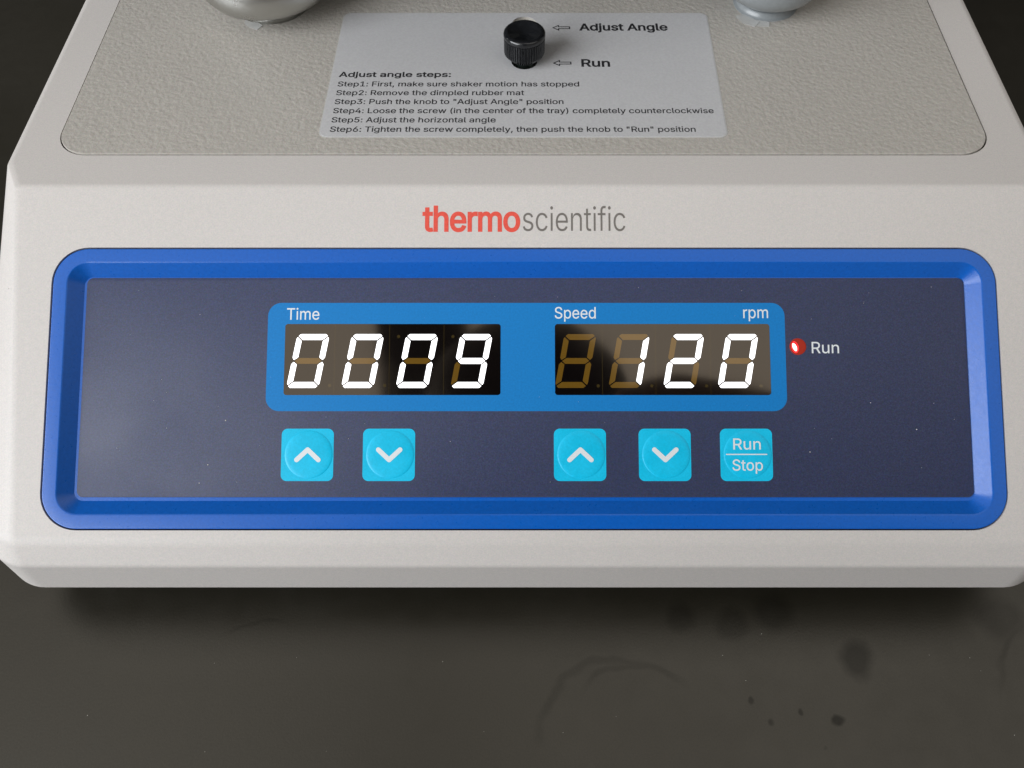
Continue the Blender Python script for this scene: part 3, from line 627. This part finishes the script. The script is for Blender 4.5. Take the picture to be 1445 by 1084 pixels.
# ------------------------------------------------------------------ top plate
def build_top():
    poly = rrect(-125.15, 124.65, 11.75, 284.6, 8.9, 10)
    plate = link("top_plate", slab("top_plate", poly, -3.5, 0.30, M["plate"], 0.30), shaker, TOP)
    # slot for the knob: cut through plate and sticker
    def capsule(w, y0, y1, n=10):
        return [(w * math.cos(R(a)), y1 + w * math.sin(R(a))) for a in [180 * i / n for i in range(n + 1)]] + [(w * math.cos(R(a)), y0 + w * math.sin(R(a))) for a in [180 + 180 * i / n for i in range(n + 1)]]
    poly2 = rrect(-55.0, 55.0, 18.9, 75.0, 2.2)
    st = link("instruction_sticker", slab("instruction_sticker", [(x + (y - 47) * 0.012, y) for x, y in poly2], 0.32, 0.42, M["sticker"], 0.04), shaker, TOP, (0, -0.5, 0))
    ed = link("sticker_border", slab("sticker_border", [(x + (y - 47) * 0.012, y) for x, y in rrect(-55.3, 55.3, 18.6, 75.3, 2.4)], 0.28, 0.36, M["sticker_edge"], 0.03), shaker, TOP, (0, -0.5, 0))
    cap = capsule(3.8, 51.0, 69.0)
    bm = bmesh.new(); loft(bm, [[(x, y, -3.2) for x, y in cap], [(x, y, 3) for x, y in cap]])
    c = link("cutter", bm_mesh("cutter", bm, None), None, TOP)
    for o in (plate, st, ed):
        md = o.modifiers.new("cut", "BOOLEAN"); md.object = c; md.solver = "EXACT"; md.operation = "DIFFERENCE"
        bpy.context.view_layer.update()
        nm = bpy.data.meshes.new_from_object(o.evaluated_get(bpy.context.evaluated_depsgraph_get()))
        o.modifiers.clear(); o.data = nm
        nm.shade_smooth(); nm.set_sharp_from_angle(angle=R(25))
        w = o.modifiers.new("weighted", "WEIGHTED_NORMAL"); w.keep_sharp = True; w.weight = 100
    bpy.data.objects.remove(c)
    link("slot_floor", slab("slot_floor", capsule(3.75, 51.0, 69.0), -3.19, -3.1, M["hole"]), shaker, TOP)
    def line(body, x, y, w, cap, wt=0.0):
        link("printed_line", text_mesh("printed_line", body, M["black_print"], 0, w, cap, wt), st, None, (x, y, 0.425))
    line('Adjust angle steps:', -52.9, 44.3, 31.8, 2.15, 0.09)
    rows = [('Step1: First, make sure shaker motion has stopped', 68.3), ('Step2: Remove the dimpled rubber mat', 52.7),
            ('Step3: Push the knob to "Adjust Angle" position', 63.6), ('Step4: Loose the screw (in the center of the tray) completely counterclockwise', 104.9),
            ('Step5: Adjust the horizontal angle', 44.8), ('Step6: Tighten the screw completely, then push the knob to "Run" position', 99.0)]
    for i, (t, w) in enumerate(rows): line(t, -52.85 + 0.04 * i, 40.05 - 3.85 * i, w, 2.1, 0.035)
    line('Adjust Angle', 16.6, 66.3, 26.2, 3.3, 0.14)
    line('Run', 16.6, 49.0, 8.0, 3.3, 0.14)
    def arrow_outline(x, y):
        # hollow block arrow pointing left
        t = 0.16
        out = [(0, 0), (2.1, 1.45), (2.1, 0.62), (5.4, 0.62), (5.4, -0.62), (2.1, -0.62), (2.1, -1.45)]
        n = len(out); bm = bmesh.new()
        inn = []
        for i in range(n):
            a = Vector(out[i - 1]); b = Vector(out[i]); c = Vector(out[(i + 1) % n])
            e1 = (b - a).normalized(); e2 = (c - b).normalized()
            n1 = Vector((e1.y, -e1.x)); n2 = Vector((e2.y, -e2.x))
            m_ = (n1 + n2).normalized(); k = max(m_.dot(n1), 0.35)
            inn.append(b + m_ * (2 * t / k))
        vo = [bm.verts.new((p[0], p[1], 0.02)) for p in out]; vi = [bm.verts.new((p[0], p[1], 0.02)) for p in inn]
        vo2 = [bm.verts.new((p[0], p[1], 0)) for p in out]; vi2 = [bm.verts.new((p[0], p[1], 0)) for p in inn]
        for i in range(n):
            j = (i + 1) % n
            bm.faces.new((vo[i], vo[j], vi[j], vi[i])); bm.faces.new((vo2[i], vo2[j], vo[j], vo[i])); bm.faces.new((vi[i], vi[j], vi2[j], vi2[i]))
        link("printed_arrow", bm_mesh("printed_arrow", bm, M["black_print"]), st, None, (x, y, 0.425))
    arrow_outline(8.3, 67.6); arrow_outline(8.2, 50.6)

    # knob
    kn = link("knob", lathe("knob", [(3.2, 2.4), (4.6, 2.5), (5.35, 3.2), (5.85, 3.7), (5.85, 7.9), (5.5, 8.0)], M["knob"], 192, 20,
              lambda i, k, r: r - (0.34 if (i % 4) in (2, 3) and k in (2, 3, 4) else 0)), shaker, TOP, (0, 51.7, -1.0))
    kn.scale = (1, 1, 1.13)
    link("knob_cap", lathe("knob_cap", [(5.4, 7.9), (5.75, 8.05), (5.95, 8.35), (5.95, 8.9), (5.8, 9.2), (5.45, 9.45), (4.9, 9.55), (4.6, 9.5), (4.3, 9.30), (1.7, 9.2), (1.25, 8.9), (0.1, 8.7)], M["knob"], 64, 40), kn)
    link("shaft", lathe("shaft", [(2.7, -3.0), (2.7, 2.45), (2.6, 2.5)], M["shaft"], 40), kn)
    # posts that carry the rocking tray
    for sx, mname, lb in ((-1, "steel", "grey metal post at the left of the top plate"), (1, "rubber", "blue grey post at the right of the top plate")):
        x = -77.3 if sx < 0 else 74.2
        kr = 1.14 if sx < 0 else 0.86
        fk = 1.0 if sx < 0 else 0.87
        p = link("support_post", lathe("support_post", [(9.2 * fk, 2.0), (10.5 * fk, 3.2)] + [(r * kr, z) for r, z in ((13.5, 4.6), (16.2, 6.4), (17.6, 8.8), (17.9, 12), (17.2, 15.5), (15, 18), (11, 19.2))] + [(8.5, 20), (8.5, 92)], M[mname], 64, 60), shaker, TOP, (x, 80.0, 0), lb)
        link("post_foot", lathe("post_foot", [(r * fk, z) for r, z in ((11.2, 0.2), (11.2, 0.45), (10.4, 0.65), (10.1, 1.0), (9.8, 1.8), (9.0, 2.2))], M[mname], 64, 60), p)
    tp2 = slab("glint_scrap", [(-3.4, 1.2), (-2.6, -1.0), (-0.2, -1.9), (2.2, -2.4), (3.0, -0.2), (0.6, 1.2), (-1.2, 2.2)], 0, 0.12, M["glint"])  # pale scraps laid where bright reflections fall at the post feet
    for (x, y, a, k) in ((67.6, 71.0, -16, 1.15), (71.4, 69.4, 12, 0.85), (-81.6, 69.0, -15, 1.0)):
        q = link("glint_scrap", tp2, shaker, TOP, (x, y, 0.34)); q.rotation_euler = (R(3), R(-3), R(a)); q.scale = (k, k, 1)
    tp = None and slab("glint_scrap", [(-1.9, -1.5), (2.1, -2.1), (2.5, 0.6), (-1.4, 1.8)], 0, 0.12, M["glint"])
    tray = link("tray", slab("tray", rrect(-118, 118, 42, 285, 10), 92, 95, M["tray"], 0.5), shaker, TOP)
    link("tray_rim", slab("tray_rim", rrect(-119.5, 119.5, 40.5, 286.5, 11), 95.01, 106, M["tray"], 0.5), tray, None)
build_top()

# ------------------------------------------------------------------ the photographer and phone, mirrored in the display windows
def skin_body(name, verts, edges, m, parent, sub=2, root=0):
    me = bpy.data.meshes.new(name)
    me.from_pydata([Vector(v[:3]) * MM for v in verts], edges, [])
    o = bpy.data.objects.new(name, me); COL.objects.link(o)
    if parent: o.parent = parent
    sk = o.modifiers.new("skin", "SKIN")
    for i, v in enumerate(verts):
        r = v[3] * MM
        me.skin_vertices[0].data[i].radius = (r, v[4] * MM if len(v) > 4 else r)
    me.skin_vertices[0].data[root].use_root = True
    sb = o.modifiers.new("sub", "SUBSURF"); sb.levels = sub; sb.render_levels = sub
    me.materials.append(m)
    bpy.context.view_layer.update()
    nm = bpy.data.meshes.new_from_object(o.evaluated_get(bpy.context.evaluated_depsgraph_get()))
    o.modifiers.clear(); o.data = nm; nm.shade_smooth(); nm.name = name
    return o

def build_photographer():
    cloth = mat("dark_jumper", (0.012, 0.012, 0.016), 0.85)
    skinm = mat("skin", (0.30, 0.17, 0.12), 0.55)
    hair = mat("dark_hair", (0.006, 0.005, 0.004), 0.5)
    C = Vector((0, -170.8, 238.2)); Fw = Vector((0, 0.562, -0.827)); Up = Vector((0, 0.827, 0.562)); X = Vector((1, 0, 0))
    # phone: a slab 7 mm behind the lens, lying square to the view
    fr = Matrix((( 1, 0, 0, 0), (0, Up.y, -Fw.y, 0), (0, Up.z, -Fw.z, 0), (0, 0, 0, 1)))
    fr = Matrix.Translation((C - Fw * 7) * MM) @ fr
    ph = link("phone", slab("phone", rrect(-16, 128, -52, 20, 9), 0, 8.5, mat("phone_black", (0.01, 0.01, 0.01), 0.2), 1.2), None, fr)
    tag(ph, "black phone held flat above the shaker, mirrored dark in the right display", "phone")
    link("lens_ring", lathe("lens_ring", [(5.5, -0.6), (6.0, -0.6), (6.2, 0.01)], mat("lens_metal", (0.1, 0.1, 0.1), 0.3, metal=1)), ph)
    def W(x, u, f): return tuple(C + X * x + Up * u - Fw * f)
    px = 3
    b = [(px, -600, 130, 120, 95), (px, -570, 280, 135, 95), (px, -520, 410, 120, 85), (px, -450, 465, 58, 55), (px, -390, 492, 55, 55),
         (px, -320, 500, 74, 82), (px, -265, 500, 66, 72),
         (px - 165, -520, 400, 58), (px - 250, -420, 290, 45), (px - 150, -290, 250, 34), (px - 75, -225, 245, 27),
         (px + 165, -520, 400, 58), (px + 290, -400, 330, 45), (px + 240, -260, 300, 34), (158, -185, 300, 27)]
    e = [(0, 1), (1, 2), (2, 3), (3, 4), (4, 5), (5, 6), (2, 7), (7, 8), (8, 9), (9, 10), (2, 11), (11, 12), (12, 13), (13, 14)]
    p = skin_body("person", b, e, cloth, None, 2)
    tag(p, "person in dark clothes bending over the shaker with a phone, mirrored in the displays", "person")
    # hair cap over the head
    hm = lathe("hair", [(6, 96), (40, 88), (68, 62), (84, 25), (88, -15), (80, -50), (60, -78), (30, -92), (5, -96)], hair, 32, 80)
    h = link("hair", hm, p, None, (px, -275, 506)); h.rotation_euler = (R(62), 0, 0)
    def hand(s, wx, wy, wz, base):
        # palm and five fingers closing on the phone's short edge
        hv = [(wx, wy, wz, 22, 15), (base[0], base[1], base[2], 30, 13)]
        e = [(0, 1)]
        for i, ln in enumerate((36, 42, 40, 32)):
            a = W(base[3] + s * 0, 26 - i * 17, 12); hv.append((*W(base[3] + s * 14, 24 - i * 17, 20), 8.5)); k = len(hv) - 1
            e.append((1, k))
            hv.append((*W(base[3] - s * 4, 26 - i * 17, 3), 7.5)); e.append((k, k + 1))
            hv.append((*W(base[3] - s * ln * 0.55, 26 - i * 16, -8 + 10), 6.5)); e.append((k + 1, k + 2))
        hv.append((*W(base[3] + s * 10, -40, 24), 10)); k = len(hv) - 1; e.append((1, k))
        hv.append((*W(base[3] - s * 16, -34, 17), 8)); e.append((k, k + 1))
        return skin_body("hand", hv, e, skinm, p, 1)
    a = W(-46, -10, 16); hand(-1, px - 75, -225, 245, (a[0], a[1], a[2], -18))
    # right hand comes over the long edge, fingertips on the back of the phone
    hv = [(158, -185, 300, 22, 15), (*W(104, 44, 30), 28, 13)]; e = [(0, 1)]
    for i in range(4):
        hv.append((*W(84 - i * 3, 50 - i * 15, 26), 8.5)); k = len(hv) - 1; e.append((1, k))
        hv.append((*W(66 - i * 4, 46 - i * 16, 20), 7.5)); e.append((k, k + 1))
        hv.append((*W(48 - i * 2 + (i == 3) * 8, 38 - i * 15, 12), 6.5)); e.append((k + 1, k + 2))
    hv.append((*W(118, 14, 24), 10)); k = len(hv) - 1; e.append((1, k)); hv.append((*W(124, -8, 10), 8)); e.append((k, k + 1))
    skin_body("hand", hv, e, skinm, p, 1)
build_photographer()


# ------------------------------------------------------------------ dust
def dust():
    bm = bmesh.new()
    rnd = random.Random(3)
    def speck(mx, p, r):
        n = 6; vs = []
        for i in range(n):
            a = 2 * math.pi * i / n
            q = mx @ Vector(((p[0] + r * rnd.uniform(.5, 1) * math.cos(a)) * MM, (p[1] + r * rnd.uniform(.5, 1) * math.sin(a)) * MM, (p[2]) * MM))
            vs.append(bm.verts.new(q / MM))
        top = bm.verts.new((mx @ Vector((p[0] * MM, p[1] * MM, (p[2] + r * .6) * MM))) / MM)
        for i in range(n): bm.faces.new((vs[i], vs[(i + 1) % n], top))
    for (x, v, r) in ((-75.8, -60.5, .28), (-79.9, -71.7, .2), (-81.9, -76.3, .16), (99.4, -62.8, .2), (72.2, -68.5, .14), (88, -56, .14)): speck(PAN, (x, v, F0 + 0.01), r)
    for _ in range(60): speck(PAN, (rnd.uniform(-110, 110), rnd.uniform(-78, -25), F0 + 0.01), rnd.uniform(.05, .11))
    for (x, y, r) in ((84.6, 58, .22), (92, 3, .16), (120, 12.5, .16)): speck(TOP, (x, y, 0.0 if y < 11 else -.1), r)
    for (x, v, r) in ((-131.5, -27, .2), (-129, -31, .13), (126, -19, .2), (60, -8, .1), (-95, -5, .1), (12, -89, .12), (-70, -90, .1)): speck(PAN, (x, v, 0.02), r)
    for _ in range(45): speck(Matrix(), (rnd.uniform(-190, 190), rnd.choice((rnd.uniform(-130, -86), rnd.uniform(0, 190))), 0.02), rnd.uniform(.06, .14))
    o = link("dust_specks", bm_mesh("dust_specks", bm, M["dust"]))
    tag(o, "tiny pale dust specks scattered over the dark panel and table", "dust", kind="stuff")
dust()
